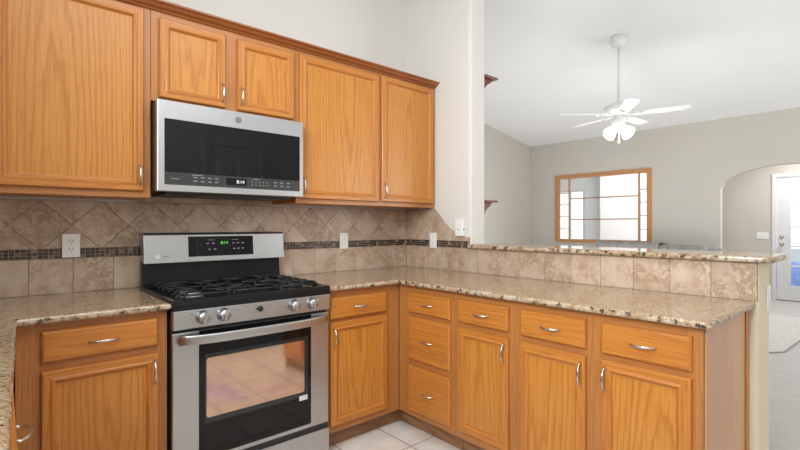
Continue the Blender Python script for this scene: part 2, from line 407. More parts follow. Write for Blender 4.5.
# ------------------------------------------------------------------ the setting
FARX, BACKY, LEFTX, LIVY = 5.6, -5.2, -3.08, 2.48
TW = .165; STUB = -.666; PEND = -2.263
RIDGE = .0825
def zc(x): return 2.82+.183*(FARX-x) if x >= RIDGE else 2.82+.183*(FARX-RIDGE)-.183*(RIDGE-x)
b = new(); box(b, LEFTX-.15, TW, BACKY-.15, .12, -.1, 0); struct('floor', b, M['floor_tile'])
b = new(); box(b, TW, 9.2, BACKY-.15, LIVY+.15, -.1, 0); struct('floor', b, M['carpet'])
b = new()
t = .12
poly(b, [(RIDGE, BACKY-.15, zc(RIDGE)), (FARX, BACKY-.15, zc(FARX)), (FARX, BACKY-.15, zc(FARX)+t), (RIDGE, BACKY-.15, zc(RIDGE)+t)], 0, (0, LIVY-BACKY+.3, 0))
poly(b, [(LEFTX-.15, BACKY-.15, zc(LEFTX-.15)), (RIDGE, BACKY-.15, zc(RIDGE)), (RIDGE, BACKY-.15, zc(RIDGE)+t), (LEFTX-.15, BACKY-.15, zc(LEFTX-.15)+t)], 0, (0, LIVY-BACKY+.3, 0))
struct('ceiling', b, M['ceil'])
def gable(y, x0, x1): return [(x0, y, 0), (x1, y, 0), (x1, y, zc(x1))]+([(RIDGE, y, zc(RIDGE))] if x0 < RIDGE < x1 else [])+[(x0, y, zc(x0))]
b = new(); poly(b, gable(0, LEFTX, 0), 0, (0, .12, 0)); struct('wall_back', b, M['wall'])
b = new(); poly(b, gable(LIVY, TW, FARX), 0, (0, .12, 0)); struct('wall_living_left', b, M['wall_far'])
b = new(); poly(b, gable(BACKY, .3, FARX), 0, (0, -.12, 0)); struct('wall_rear', b, M['wall'])
RY = -2.98
b = new(); poly(b, gable(RY, LEFTX, .42), 0, (0, -.12, 0)); struct('wall_kitchen_rear', b, M['wall'])
b = new(); box(b, .30, .42, BACKY, RY-.12, 0, 3.72); struct('wall_living_right', b, M['wall'])
dx0, dx1 = -.83, -.27
b = new(); box(b, dx0-.06, dx0, RY, RY+.018, 0, 2.14, .003); box(b, dx1, dx1+.06, RY, RY+.018, 0, 2.14, .003); box(b, dx0, dx1, RY, RY+.018, 2.08, 2.14, .003); struct('trim_3', b, M['trim'])
b = new(); box(b, dx0+.002, dx1-.002, RY, RY+.010, .01, 2.078)
for a0, a1 in ((dx0+.08, dx0+.25), (dx1-.25, dx1-.08)):
    for c0, c1 in ((.22, .80), (.92, 1.55), (1.66, 1.96)):
        t = new(); loops(t, -a1, -a0, c0, c1, [(0, 0), (.008, .006), (.02, .006), (.035, .002), (.045, .006)], mi_v=0, mi_h=0)
        for v in t.verts: v.co = Vector((-v.co.x, RY+.010-v.co.y, v.co.z))
        merge(b, t, 0)
struct('door_2', b, M['trim'])
b = new(); poly(b, [(LEFTX, RY-.12, 0), (LEFTX, .12, 0), (LEFTX, .12, zc(LEFTX)), (LEFTX, RY-.12, zc(LEFTX))], 0, (-.12, 0, 0)); struct('wall_left', b, M['wall'])
# full-height wall between kitchen and living room, rounded end
def rounded(x0, x1, y0, y1, r, n=5):
    pts = [(x0, y1), (x0, y0+r)]
    pts += [(x0+r-r*math.cos(a), y0+r-r*math.sin(a)) for a in [PI/2*i/n for i in range(1, n)]]
    pts += [(x0+r, y0), (x1-r, y0)]
    pts += [(x1-r+r*math.sin(a), y0+r-r*math.cos(a)) for a in [PI/2*i/n for i in range(1, n)]]
    return pts+[(x1, y0+r), (x1, y1)]
b = new(); poly(b, [(x, y, 0) for x, y in rounded(0, TW, STUB, LIVY, .02)], 0, (0, 0, zc(TW)-.0)); struct('wall_right', b, M['wall'])
b = new(); poly(b, [(x, y, 0) for x, y in rounded(0, .222, PEND, STUB-.001, .02)], 0, (0, 0, 1.077)); struct('wall_peninsula', b, M['post'])
# far wall with framed opening and arched doorway
b = new(); X0 = FARX; TH = .10
oy0, oy1, oz0, oz1 = .185, 1.915, .92, 2.185
ay, ar, az0, az1 = -1.51, .745, 1.745, 2.075
def wp(y0, y1, z0, z1): box(b, X0, X0+TH, y0, y1, z0, z1)
H = zc(FARX)
wp(oy1, LIVY+.12, 0, H); wp(oy0, oy1, 0, oz0); wp(oy0, oy1, oz1, H); wp(ay+ar, oy0, 0, H); wp(BACKY, ay-ar, 0, H)
arc = [(ay-ar*math.cos(PI*i/32), az0+(az1-az0)*math.sin(PI*i/32)) for i in range(33)]
poly(b, [(X0, y, z) for y, z in arc]+[(X0, ay+ar, H), (X0, ay-ar, H)], 0, (TH, 0, 0))
struct('wall_far', b, M['wall_far'])
# foyer beyond the arch
DX = 7.2
b = new()
box(b, DX, DX+.12, -1.10, -.28, 0, 2.7); box(b, DX, DX+.12, -3.2, -2.09, 0, 2.7); box(b, DX, DX+.12, -2.09, -1.10, 2.06, 2.7)
struct('wall_foyer', b, M['wall_far'])
b = new(); box(b, FARX+TH, DX, -.40, -.28, 0, 2.7); struct('wall_foyer_left', b, M['wall_far'])
b = new(); box(b, FARX+TH, DX, -3.2, -3.08, 0, 2.7); struct('wall_foyer_right', b, M['wall_far'])
b = new(); box(b, FARX+TH, DX+.12, -3.2, -.28, 2.7, 2.8); struct('ceiling', b, M['ceil'])
# room behind the framed opening
b = new(); DW = [(.88, 1.57, .5, 2.04, 8.6), (3.24, 4.08, .35, 2.2, 9.4)]
for (y0, y1, z0, z1, x), (a0, a1) in zip(DW, ((-.16, 2.45), (2.45, 4.4))):
    box(b, x, x+.1, a0, y0, 0, 2.7); box(b, x, x+.1, y1, a1, 0, 2.7); box(b, x, x+.1, y0, y1, 0, z0); box(b, x, x+.1, y0, y1, z1, 2.7)
box(b, 8.701, 9.4, 2.35, 2.4495, 0, 2.7)
struct('wall_den_far', b, M['ceil'])
b = new(); box(b, FARX+TH, 9.5, 4.4, 4.5, 0, 2.7); struct('wall_den_left', b, M['ceil'])
b = new(); box(b, FARX+TH, 8.7, -.27, -.16, 0, 2.7); struct('wall_den_right', b, M['ceil'])
b = new(); box(b, FARX, FARX+TH, LIVY+.12, 4.5, 0, 2.7); struct('wall_den_near', b, M['ceil'])
b = new(); box(b, FARX+TH, 9.5, -.27, 4.5, 2.7, 2.8); struct('ceiling', b, M['ceil'])
b = new(); box(b, FARX, 9.5, LIVY+.15, 4.5, -.1, 0); struct('floor', b, M['carpet'])
for k, (y0, y1, z0, z1, wx) in enumerate(DW):
    b = new(); f = .05
    box(b, wx-.01, wx+.06, y0, y0+f, z0, z1); box(b, wx-.01, wx+.06, y1-f, y1, z0, z1); box(b, wx-.01, wx+.06, y0+f, y1-f, z0, z0+f); box(b, wx-.01, wx+.06, y0+f, y1-f, z1-f, z1)
    box(b, wx, wx+.05, (y0+y1)/2-.015, (y0+y1)/2+.015, z0+f, z1-f)
    wo = struct('window_%d' % (k+1), b, M['trim'])
    b = new(); box(b, wx+.025, wx+.030, y0+f, y1-f, z0+f, z1-f); p = obj('pane', b, M['pane'], wo)
# baseboards of the far wall
b = new(); box(b, FARX-.014, FARX, ay+ar, LIVY, 0, .09, .004); struct('baseboard_far', b, M['trim'])

# front door in the foyer
b = new()
y0, y1 = -2.09, -1.10
box(b, DX-.02, DX+.02, y1-.055, y1+.0, 0, 2.085, .004); box(b, DX-.02, DX+.02, y0, y0+.055, 0, 2.085, .004); box(b, DX-.02, DX+.02, y0+.055, y1-.055, 2.03, 2.085, .004)
struct('trim_1', b, M['trim'])
dl0, dl1 = y0+.06, y1-.06; gy0, gy1, gz0, gz1 = dl0+.155, dl1-.175, .25, 1.85
b = new()
box(b, DX+.005, DX+.05, dl0, gy0, .012, 2.025); box(b, DX+.005, DX+.05, gy1, dl1, .012, 2.025); box(b, DX+.005, DX+.05, gy0, gy1, .012, gz0); box(b, DX+.005, DX+.05, gy0, gy1, gz1, 2.025)
for k in range(1, 5):
    z = gz0+(gz1-gz0)*k/5; box(b, DX+.012, DX+.04, gy0, gy1, z-.012, z+.012)
for k in range(1, 3):
    y = gy0+(gy1-gy0)*k/3; box(b, DX+.012, DX+.04, y-.012, y+.012, gz0, gz1)
dr = struct('door_1', b, M['trim'])
b = new(); box(b, DX+.024, DX+.028, gy0, gy1, gz0, gz1); obj('pane', b, M['pane'], dr)
b = new(); lathe(b, [(.030, 0), (.030, .006), (.011, .012), (.010, .035), (.026, .048), (.028, .062), (.016, .074), (.002, .076)], (DX+.005, dl1-.065, .93), (-1, 0, 0), 20); obj('door_knob', b, M['brass'], dr)
b = new(); lathe(b, [(.030, 0), (.028, .014), (.016, .018), (.014, .024), (.001, .026)], (DX+.005, dl1-.065, 1.05), (-1, 0, 0), 20); obj('deadbolt', b, M['brass'], dr)
b = new(); box(b, DX+.0, DX+.07, y0, y1, 0, .010); struct('trim_2', b, plain('dark_threshold', (.12, .10, .09), .5))
b = new(); box(b, 9.2, 30, -14, 12, -.16, -.06); struct('floor', b, M['outdoor'])
b = new(); box(b, DX+.12, 9.2, -6, -.35, -.12, -.01); struct('floor', b, M['outdoor'])

# wood framed opening with side shelves
op = thing('display_frame', 'oak framed wall opening with slim shelf lines, above the grey sofa', 'frame', (FARX, (oy0+oy1)/2, oz0))
op_off = Vector(op.location)
def part(name, bm, m, parent, world=True):
    o = obj(name, bm, m)
    if world:
        o.parent = parent; o.location = o.location - Vector(parent.location)
    return o
fw = .075
for nm, (a0, a1, c0, c1), mm in [('jamb', (oy1-fw, oy1, oz0, oz1), 'oak_v'), ('jamb', (oy0, oy0+fw, oz0, oz1), 'oak_v'), ('head', (oy0+fw, oy1-fw, oz1-fw, oz1), 'frame_wood'), ('sill', (oy0+fw, oy1-fw, oz0, oz0+.06), 'frame_wood')]:
    b = new(); box(b, FARX-.022, FARX+.055, a0+.001, a1-.001, c0+.001, c1-.001, .003); part(nm, b, M['frame_wood'], op)
m0, m1 = 1.63, .385
for y in (m0, m1):
    b = new(); box(b, FARX-.012, FARX+.020, y-.013, y+.013, oz0+.06, oz1-fw, .002); part('divider', b, M['frame_wood'], op)
for z in (1.735, 1.345):
    b = new(); box(b, FARX-.005, FARX+.05, m1+.013, m0-.013, z-.009, z+.009); part('long_shelf', b, M['glass_shelf'], op)
for z in (1.84, 1.625, 1.40, 1.17):
    for a0, a1 in ((m0+.013, oy1-fw), (oy0+fw, m1-.013)):
        b = new(); box(b, FARX-.002, FARX+.05, a0, a1, z-.006, z+.006); part('short_shelf', b, M['glass_shelf'], op)

# ------------------------------------------------------------------ tiled backsplashes
S = .168; G = .0007
def hexpoly(b, P, put, d):
    poly(b, [put(*p) for p in P], 0, d, .0012, 1)
def field(b, u0, u1, put, d, u_off, diag_off, top, low=True, extra_cut=None, S=.168, ztop=1.0795):
    # lower row of square tiles
    if low:
        k = math.floor((u0-u_off)/S)
        while u_off+k*S < u1:
            P = clip([(u_off+k*S+G, .912), (u_off+(k+1)*S-G, .912), (u_off+(k+1)*S-G, ztop), (u_off+k*S+G, ztop)], u0, u1, .9, 1.2)
            if parea(P) > 2e-4: hexpoly(b, P, put, d)
            k += 1
    if top <= 1.13: return
    D = S*math.sqrt(2)          # diagonal of a tile
    h = D/2-G*1.4
    for i in range(-12, 14):
        for j in range(-3, 4):
            cu = diag_off+i*D/2; cz = 1.3585-D/2+j*D/2
            if (i+j) % 2: continue
            P = clip([(cu-h, cz), (cu, cz-h), (cu+h, cz), (cu, cz+h)], u0, u1, 1.129, top)
            if extra_cut and len(P) > 2: P = cliphalf(P, extra_cut)
            if parea(P) > 1e-4: hexpoly(b, P, put, d)
def mosaic(b, u0, u1, put, d, z0=1.0815, z1=1.1275):
    s = .0205; r = 3
    n = int((u1-u0)/s)
    for i in range(n):
        for j in range(r):
            a = u0+i*s; c = z0+j*(z1-z0)/r
            poly(b, [put(x, z) for x, z in ((a+.0016, c+.0012), (a+s-.0016, c+.0012), (a+s-.0016, c+(z1-z0)/r-.0012), (a+.0016, c+(z1-z0)/r-.0012))], 0, d)
bs = thing('tile_backsplash', 'brown stone tile backsplash with diagonal tiles behind the stove', 'backsplash', (-1.5, 0, .91))
put = lambda u, z: (u, -.004, z)
b = new(); box(b, -3.06, -.001, -.0052, -.0005, .912, 1.3595); box(b, -1.915, -1.160, -.0052, -.0005, 1.3595, 1.50); part('grout', b, M['grout'], bs)
b = new(); field(b, -3.06, -.010, put, (0, -.006, 0), -2.354, -2.309+.2376*4, 1.3585)
k = -1.915
while k < -1.17:
    poly(b, [(k+G, -.004, 1.362), (min(k+S, -1.160)-G, -.004, 1.362), (min(k+S, -1.160)-G, -.004, 1.50), (k+G, -.004, 1.50)], 0, (0, -.006, 0)); k += S
part('stone_tiles', b, M['tile'], bs)
b = new(); box(b, -3.06, -.012, -.0075, -.0053, 1.0805, 1.1285); part('mosaic_grout', b, M['mgrout'], bs)
b = new(); mosaic(b, -3.06, -.012, put, (0, -.0055, 0)); part('mosaic_band', b, M['mosaic'], bs)
bs2 = thing('tile_backsplash', 'pale stone tile row along the raised bar, running up the wall in a diagonal cut', 'backsplash', (0, -1.2, .91))
put2 = lambda u, z: (-.004, -u, z)
b = new(); box(b, -.0052, -.0005, PEND+.003, -.012, .912, 1.0765)
poly(b, [(-.0052, -.012, 1.0765), (-.0052, STUB+.004, 1.0765), (-.0052, STUB+.004, 1.157), (-.0052, -.53, 1.157), (-.0052, -.332, 1.3595), (-.0052, -.012, 1.3595)], 0, (.0047, 0, 0)); part('grout', b, M['grout'], bs2)
b = new(); field(b, .012, 2.2600, put2, (-.006, 0, 0), 2.2600-.1697*14, .118, 1.05, S=.1697, ztop=1.0765)
field(b, .012, .662, put2, (-.006, 0, 0), 0, .118, 1.3585, low=False, extra_cut=lambda p: max(1.157-p[1], 1.3585+.335-p[0]-p[1]) if p[0] < 10 else 0)
part('stone_tiles', b, M['tile'], bs2)
b = new(); box(b, -.0075, -.0053, -.662, -.012, 1.0805, 1.1285); part('mosaic_grout', b, M['mgrout'], bs2)
b = new(); mosaic(b, .012, .662, put2, (-.0055, 0, 0)); part('mosaic_band', b, M['mosaic'], bs2)

# ------------------------------------------------------------------ cabinets
def pull(parent, x, z, y, vertical=False, length=.100, name='handle'):
    b = new(); pts, sec = [], []; n = 16
    for i in range(n+1):
        t = i/n; s = -1+2*t
        off = .004+.024*(1-abs(s)**2.6)
        q = length/2*s
        wdt = .0020+.0033*(1-abs(s)**2)
        pts.append((x, y-off, z+q) if vertical else (x+q, y-off, z)); sec.append((wdt, .0026+.0012*(1-s*s)) if not vertical else (wdt, .0026+.0012*(1-s*s)))
    sweep(b, pts, sec, up=(1, 0, 0) if vertical else (0, 0, 1))
    for s in (-1, 1):
        p = (x, y, z+s*(length/2-.006)) if vertical else (x+s*(length/2-.006), y, z)
        cyl(b, p, (p[0], p[1]-.010, p[2]), .0045, .0035, 12)
    return obj(name, b, M['nickel'], parent)
DOORP = [(0, 0), (0, .014), (.004, .0190), (.0265, .0195), (.030, .0215), (.036, .0225), (.041, .0195), (.046, .010), (.052, .0085)]
DRAWP = [(0, 0), (0, .011), (.002, .014), (.007, .0185), (.009, .0195)]
def door(parent, x0, x1, z0, z1, side, where, y=0, hoff=.155):
    b = new(); loops(b, x0, x1, z0, z1, DOORP, y=y-.0005, fill=False, mi_v=0, mi_h=1)
    d = obj('door', b, [M['oak_v'], M['oak_h']], parent)
    b = new(); i = .0505; box(b, x0+i, x1-i, y-.0095, y-.002, z0+i, z1-i); obj('panel', b, M['panel_v'], d)
    hx = x1-.018 if side == 'R' else x0+.018
    hz = z1-.075 if where == 'top' else z0+.075
    pull(d, hx, hz, y-.020, True)
    return d
def drawer(parent, x0, x1, z0, z1, y=0):
    b = new(); loops(b, x0, x1, z0, z1, DRAWP, y=y-.0005, mi_v=0, mi_h=0, mi_f=0, back=True)
    d = obj('drawer', b, [M['oak_h']], parent); pull(d, (x0+x1)/2, (z0+z1)/2, y-.0195); return d
def cabinet(name, label, cat, loc, rz, w, z0, z1, depth, fronts, stiles, toe=False, group=None, xstart=0, ta=.001, tb=.001):
    c = thing(name, label, cat, loc, rz, group)
    b = new(); box(b, xstart+.002, w-.002, .019, depth, z0, z1); obj('carcass', b, M['oak_v'], c)
    b = new()
    for a0, a1 in stiles: box(b, a0, a1, 0, .0188, z0, z1, .001, 1, 0)
    for (a, a1), (c0, c1) in zip(stiles, stiles[1:]):
        if c0 > a1+.001: box(b, a1, c0, .0006, .0188, z0, z1, 0, 1, 1)
    obj('face_frame', b, [M['oak_frame'], M['oak_frame_h']], c)
    for f in fronts:
        (door if f[0] == 'door' else drawer)(c, *f[1:])
    if toe:
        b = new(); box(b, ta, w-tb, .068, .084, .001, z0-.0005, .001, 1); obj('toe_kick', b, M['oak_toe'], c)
    return c
UY = -.32; UZ0, UZ1 = 1.37, 2.27
# uppers on the range wall; local x = world x - loc.x
def shift(fr, x0): return [(f[0], f[1]-x0, f[2]-x0, *f[3:]) for f in fr]
def sst(st, x0): return [(a-x0, c-x0) for a, c in st]
x0 = -2.506
cabinet('wall_cabinet', 'tall single-door oak wall cabinet at the left, over the white outlet', 'cabinet', (x0, UY, 0), 0, -1.9175-x0, UZ0, UZ1, .307,
        shift([('door', -2.476, -1.949, 1.399, 2.248, 'R', 'bottom')], x0), sst([(x0, -2.455), (-1.965, -1.9175)], x0))
x0 = -1.916
cabinet('wall_cabinet', 'short double-door oak wall cabinet directly above the microwave', 'cabinet', (x0, UY, 0), 0, -1.158-x0, 1.832, UZ1, .307,
        shift([('door', -1.883, -1.570, 1.851, 2.230, 'R', 'bottom'), ('door', -1.506, -1.178, 1.851, 2.230, 'L', 'bottom')], x0), sst([(x0, -1.87), (-1.585, -1.49), (-1.19, -1.158)], x0))
x0 = -1.1565
cabinet('wall_cabinet', 'tall double-door oak wall cabinet right of the microwave, against the side wall', 'cabinet', (x0, UY, 0), 0, -.003-x0, UZ0, UZ1, .307,
        shift([('door', -1.137, -.550, 1.397, 2.240, 'L', 'bottom'), ('door', -.521, -.030, 1.399, 2.250, 'L', 'bottom')], x0), sst([(x0, -1.11), (-.565, -.505), (-.045, -.003)], x0))
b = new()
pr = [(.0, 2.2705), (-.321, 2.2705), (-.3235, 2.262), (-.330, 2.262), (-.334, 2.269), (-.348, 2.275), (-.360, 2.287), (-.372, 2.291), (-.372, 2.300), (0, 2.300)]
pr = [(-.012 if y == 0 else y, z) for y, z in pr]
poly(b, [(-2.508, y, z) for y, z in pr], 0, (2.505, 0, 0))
tag(obj('crown_moulding', b, M['crown']), 'oak crown moulding, coloured dark for shade, along the top of the wall cabinets', 'moulding')

BY = -.608
# base cabinets
x0 = -2.412
cabinet('base_cabinet', 'oak base cabinet with one drawer and one door left of the stove', 'cabinet', (x0, BY, 0), 0, -1.918-x0, .106, .883, .585,
        shift([('drawer', -2.341, -1.955, .737, .853), ('door', -2.341, -1.953, .140, .706, 'R', 'top')], x0), sst([(x0, -2.32), (-1.97, -1.918)], x0), True)
x0 = -1.130
cabinet('base_cabinet', 'oak base cabinet with one drawer and one door between the stove and the inside corner', 'cabinet', (x0, BY, 0), 0, -.6095-x0, .106, .883, .585,
        shift([('drawer', -1.111, -.717, .726, .844), ('door', -1.111, -.714, .145, .708, 'L', 'top')], x0), sst([(x0, -1.09), (-.735, -.6095)], x0), True, tb=-.0685)
PX = -.608
def pen(label, y0, y1, fronts, stiles, **k):
    # local x = -(world y) + y0
    fr = [(f[0], y0-f[1], y0-f[2], *f[3:]) for f in fronts]; st = [(y0-a, y0-c) for a, c in stiles]
    return cabinet('base_cabinet', label, 'cabinet', (PX, y0, 0), -PI/2, y0-y1, .106, .883, .585, fr, st, True, **k)
pen('oak drawer bank of three drawers in the inside corner of the peninsula', -.610, -1.069,
    [('drawer', -.711, -1.043, .724, .845), ('drawer', -.711, -1.043, .445, .700), ('drawer', -.711, -1.043, .140, .408)], [(-.610, -.725), (-1.03, -1.069)], ta=-.085)
pen('oak base cabinet with one drawer and one door beside the bank of three drawers', -1.070, -1.449,
    [('drawer', -1.099, -1.419, .726, .846), ('door', -1.099, -1.419, .150, .697, 'R', 'top')], [(-1.070, -1.115), (-1.405, -1.449)])
pc = pen('double-door oak base cabinet with two drawers at the open end of the peninsula', -1.450, -2.2215,
    [('drawer', -1.486, -1.803, .724, .848), ('door', -1.486, -1.803, .150, .693, 'R', 'top'), ('drawer', -1.868, -2.190, .722, .847), ('door', -1.869, -2.190, .150, .697, 'L', 'top')],
    [(-1.450, -1.50), (-1.79, -1.882), (-2.175, -2.2215)])
b = new(); box(b, .7715, .7765, .020, .5995, .002, .883); o = obj('side_panel', b, M['oak_pale'], pc)
b = new(); box(b, .7766, .782, .552, .599, .002, .882, .002, 1); obj('scribe_strip', b, M['oak_v'], pc)

# left run under the near counter (faces +x)
c = thing('base_cabinet', 'oak base cabinet under the left counter, seen edge-on at the frame edge', 'cabinet', (-2.447, -1.95, 0), PI/2)
b = new(); box(b, .002, 1.296, .019, .60, .106, .883); obj('carcass', b, M['oak_v'], c)
b = new(); box(b, 0, 1.298, 0, .0188, .106, .883, .001, 1); obj('face_frame', b, M['oak_v'], c)
drawer(c, .10, .90, .737, .853)
door(c, .10, .492, .14, .706, 'R', 'top'); door(c, .508, .90, .14, .706, 'L', 'top')
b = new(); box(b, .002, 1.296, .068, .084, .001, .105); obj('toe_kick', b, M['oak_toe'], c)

# ------------------------------------------------------------------ granite tops
ZT = .912; TK = .0285
def slab(name, pts, z1, tk, label, cat='countertop', bev=.0125):
    b = new(); poly(b, [(x, y, z1-tk) for x, y in pts], 0, (0, 0, tk), bev, 4)
    b.normal_update()
    for f in b.faces: f.material_index = 1 if abs(f.normal.z) < .8 else 0
    return tag(obj(name, b, [M['granite'], M['granite_edge']], origin='world'), label, cat)
slab('granite_countertop', [(-3.07, -.011), (-1.912, -.011), (-1.912, -.648), (-2.408, -.652), (-2.4395, -1.83), (-2.442, -1.97), (-3.07, -1.97)], ZT, TK, 'beige speckled granite counter at the left of the stove')
slab('granite_countertop', [(-1.131, -.011), (-1.131, -.648), (-.653, -.653), (-.653, -2.240), (-.640, -2.256), (-.011, -2.256), (-.011, -.011)], ZT, TK, 'beige speckled granite counter turning the corner onto the peninsula')
r = .05; x0, x1, y0, y1 = -.035, .305, -2.318, STUB-.002
pts = [(x0, y1), (x0, y0+r)]+[(x0+r-r*math.cos(a), y0+r-r*math.sin(a)) for a in [PI/2*i/6 for i in range(1, 6)]]+[(x0+r, y0), (x1-r, y0)]+[(x1-r+r*math.sin(a), y0+r-r*math.cos(a)) for a in [PI/2*i/6 for i in range(1, 6)]]+[(x1, y0+r), (x1, y1)]
slab('granite_bar_top', pts, 1.108, .030, 'raised granite breakfast bar ledge on the low wall', 'bar top')

# ------------------------------------------------------------------ gas range
RX0, RX1 = -1.911, -1.137; RC = (RX0+RX1)/2; RF = -.655
rg = thing('gas_range', 'stainless steel gas range with black cooktop and oven door', 'stove', (RC, -.33, 0))
b = new(); box(b, RX0+.002, RX1-.002, -.63, -.03, .03, .905, .003, 1)
for sx in (RX0+.06, RX1-.06):
    for sy in (-.58, -.08): cyl(b, (sx, sy, .0005), (sx, sy, .032), .018)
part('body', b, M['blackmat'], rg)
# cooktop: shallow tray with raised rim and thick rounded front
b = new()
box(b, RX0, RX1, -.668, -.055, .876, .914, .010, 3)
box(b, RX0+.002, RX0+.026, -.655, -.06, .908, .9225, .006, 2); box(b, RX1-.026, RX1-.002, -.655, -.06, .908, .9225, .006, 2)
box(b, RX0+.002, RX1-.002, -.667, -.625, .905, .9225, .008, 3)
part('cooktop', b, M['black'], rg)
# backguard
b = new(); poly(b, [(RX0+.008, -.028, .90), (RX0+.008, -.085, .90), (RX0+.008, -.070, 1.05), (RX0+.008, -.028, 1.05)], 0, (RX1-RX0-.010, 0, 0)); bgd = part('backguard', b, M['black'], rg)
b = new(); poly(b, [(RX0+.009, y, z) for y, z in ((-.026, 1.042), (-.112, 1.042), (-.100, 1.187), (-.088, 1.199), (-.026, 1.199))], 0, (RX1-RX0+.005, 0, 0), .004, 2); part('backguard_panel', b, M['steel'], rg)
tilt = math.atan2(.012, .145)
def on_bg(x0, x1, z0, z1, th=.0012, base=0):
    bb = new(); yb = lambda z: -.112+(z-1.042)*(.012/.145)-base
    poly(bb, [(x0, yb(z0)-th, z0), (x1, yb(z0)-th, z0), (x1, yb(z1)-th, z1), (x0, yb(z1)-th, z1)], 0, (0, th+.0005, 0)); return bb
disp = part('display_panel', on_bg(-1.686, -1.322, 1.068, 1.178), M['bglass'], rg)
def bgtext(s, size, x, z, m, nm):
    t = text_bm(s, size); yb = -.112+(z-1.042)*(.012/.145)-.002
    for v in t.verts: v.co += Vector((x, yb, z))
    return part(nm, t, m, rg)
bgtext('8:14', .024, -1.492, 1.140, M['green'], 'clock_digits')
for x in (-1.585, -1.553, -1.440, -1.414, -1.386, -1.575, -1.545, -1.436, -1.412, -1.384):
    z = 1.138 if x in (-1.585, -1.553, -1.440, -1.414, -1.386) else 1.106
    bb = on_bg(x-.007, x+.007, z-.003, z+.003, .0006, .0012); part('touch_button', bb, M['mark'], rg)
for x, wd in ((-1.565, .034), (-1.430, .036)): part('button_caption', on_bg(x-wd/2, x+wd/2, 1.156, 1.1585, .0005, .0012), M['mark'], rg)
b = new(); yb = -.112+(1.075-1.042)*(.012/.145); lathe(b, [(.0125, 0), (.0125, .001), (.0118, .0014)], (-1.838, yb, 1.075), (0, -1, .083), 24); part('emblem', b, M['emblem_light'], rg)
for x in (-1.812, -1.803, -1.794, -1.786): part('maker_lettering', on_bg(x-.0032, x+.0032, 1.071, 1.080, .0006), M['mark'], rg)
# front control panel
b = new(); box(b, RX0+.003, RX1-.003, -.662, -.625, .796, .876, .003, 2); cp = part('control_panel', b, M['steel'], rg)
for dx in (-.266, -.176, .172, .272):
    b = new(); x = RC+dx
    lathe(b, [(.0300, 0), (.0300, .004), (.0262, .008), (.0240, .030), (.022, .034), (.001, .0345)], (x, -.662, .841), (0, -1, 0), 28)
    k = part('knob', b, M['knob'], rg)
    b = new(); box(b, -.0075, .0075, -.015, 0, -.025, .025, .004, 2)
    for v in b.verts: v.co = Matrix.Rotation(math.radians(12), 3, 'Y') @ v.co + Vector((x, -.694, .841))
    kk = obj('grip', b, M['knob']); kk.parent = k; kk.location = kk.location - Vector((x, k.location.y+rg.location.y, k.location.z+rg.location.z))
for dx in (-.312, -.122, .045, .128, .318):
    b = new(); box(b, RC+dx-.008, RC+dx+.008, -.6626, -.6618, .853, .860); part('burner_mark', b, M['mark'], rg)
b = new(); lathe(b, [(.0135, 0), (.0135, .006), (.0075, .007), (.0075, .003), (.004, .003), (.004, .012), (.001, .012)], (RC-.003, -.662, .845), (0, -1, 0), 24)
box(b, RC-.026, RC-.010, -.6635, -.6615, .841, .849, .001, 1); part('knob_stem', b, M['blackmat'], rg)
# oven door
b = new(); box(b, RX0+.003, RX1-.003, -.648, -.632, .197, .780, .004, 2); od = part('oven_door', b, M['steel_v'], rg)
def od_part(nm, bm, m):
    o = obj(nm, bm, m); o.parent = od; o.location = o.location - rg.location - od.location; return o
gx0, gx1 = -1.800, -1.247
b = new(); box(b, gx0, gx1, -.6525, -.6475, .218, .779, .0015, 1); od_part('door_glass', b, M['bglass'])
b = new(); box(b, gx0+.024, gx1-.018, -.6531, -.6524, .368, .672, .0002, 1); od_part('window_border', b, plain('dark_grey_glass', (.022, .024, .024), .08))
b = new()
wx0, wx1, wz0, wz1, rr = gx0+.030, gx1-.040, .392, .655, .012
pts = []
for cx_, cz_, a0 in ((wx1-rr, wz1-rr, 0), (wx0+rr, wz1-rr, 90), (wx0+rr, wz0+rr, 180), (wx1-rr, wz0+rr, 270)):
    for k in range(5):
        a = math.radians(a0+k*22.5); pts.append((cx_+rr*math.cos(a), -.6533, cz_+rr*math.sin(a)))
poly(b, pts, 0, (0, .0009, 0)); od_part('oven_window', b, M['oven_window'])
b = new(); box(b, -1.316, -1.269, -.6534, -.6524, .350, .374); od_part('rating_sticker', b, M['sticker'])
b = new(); pts, sec = [], []
for i in range(25):
    s = -1+2*i/24; pts.append((RC+s*.362, -.665-.045*(1-abs(s)**4)**.8-.006*(1-s*s), .752)); sec.append((.0200, .0075))
sweep(b, pts, sec, up=(0, 0, 1), seg=24, sq=.45)
for s in (-1, 1): box(b, RC+s*.355-.010, RC+s*.355+.010, -.672, -.648, .738, .766, .004, 2)
od_part('oven_handle', b, M['steel'])
b = new(); box(b, RX0+.006, RX1-.006, -.645, -.632, .172, .196); part('drawer_gap', b, M['blackmat'], rg)
b = new(); box(b, RX0+.003, RX1-.003, -.656, -.632, .035, .171, .004, 2); part('storage_drawer', b, M['steel'], rg)
# burners
for bx, by, rr in ((RC-.268, -.50, .050), (RC-.245, -.21, .040), (RC+.245, -.50, .045), (RC+.245, -.21, .038), (RC, -.355, .046)):
    b = new(); lathe(b, [(rr+.012, 0), (rr+.010, .006), (rr, .008), (rr, .009), (rr*.9, .010)], (bx, by, .914), seg=28); bu = part('burner_base', b, M['alu'] if bx < RC-.1 and by < -.4 else M['cap'], rg)
    b = new(); lathe(b, [(rr*.86, 0), (rr*.9, .003), (rr*.86, .008), (rr*.3, .010), (.001, .010)], (bx, by, .924), seg=28)
    o = obj('burner_cap', b, M['alu'] if bx < RC-.1 and by < -.4 else M['cap']); o.parent = bu; o.location = o.location - rg.location - bu.location
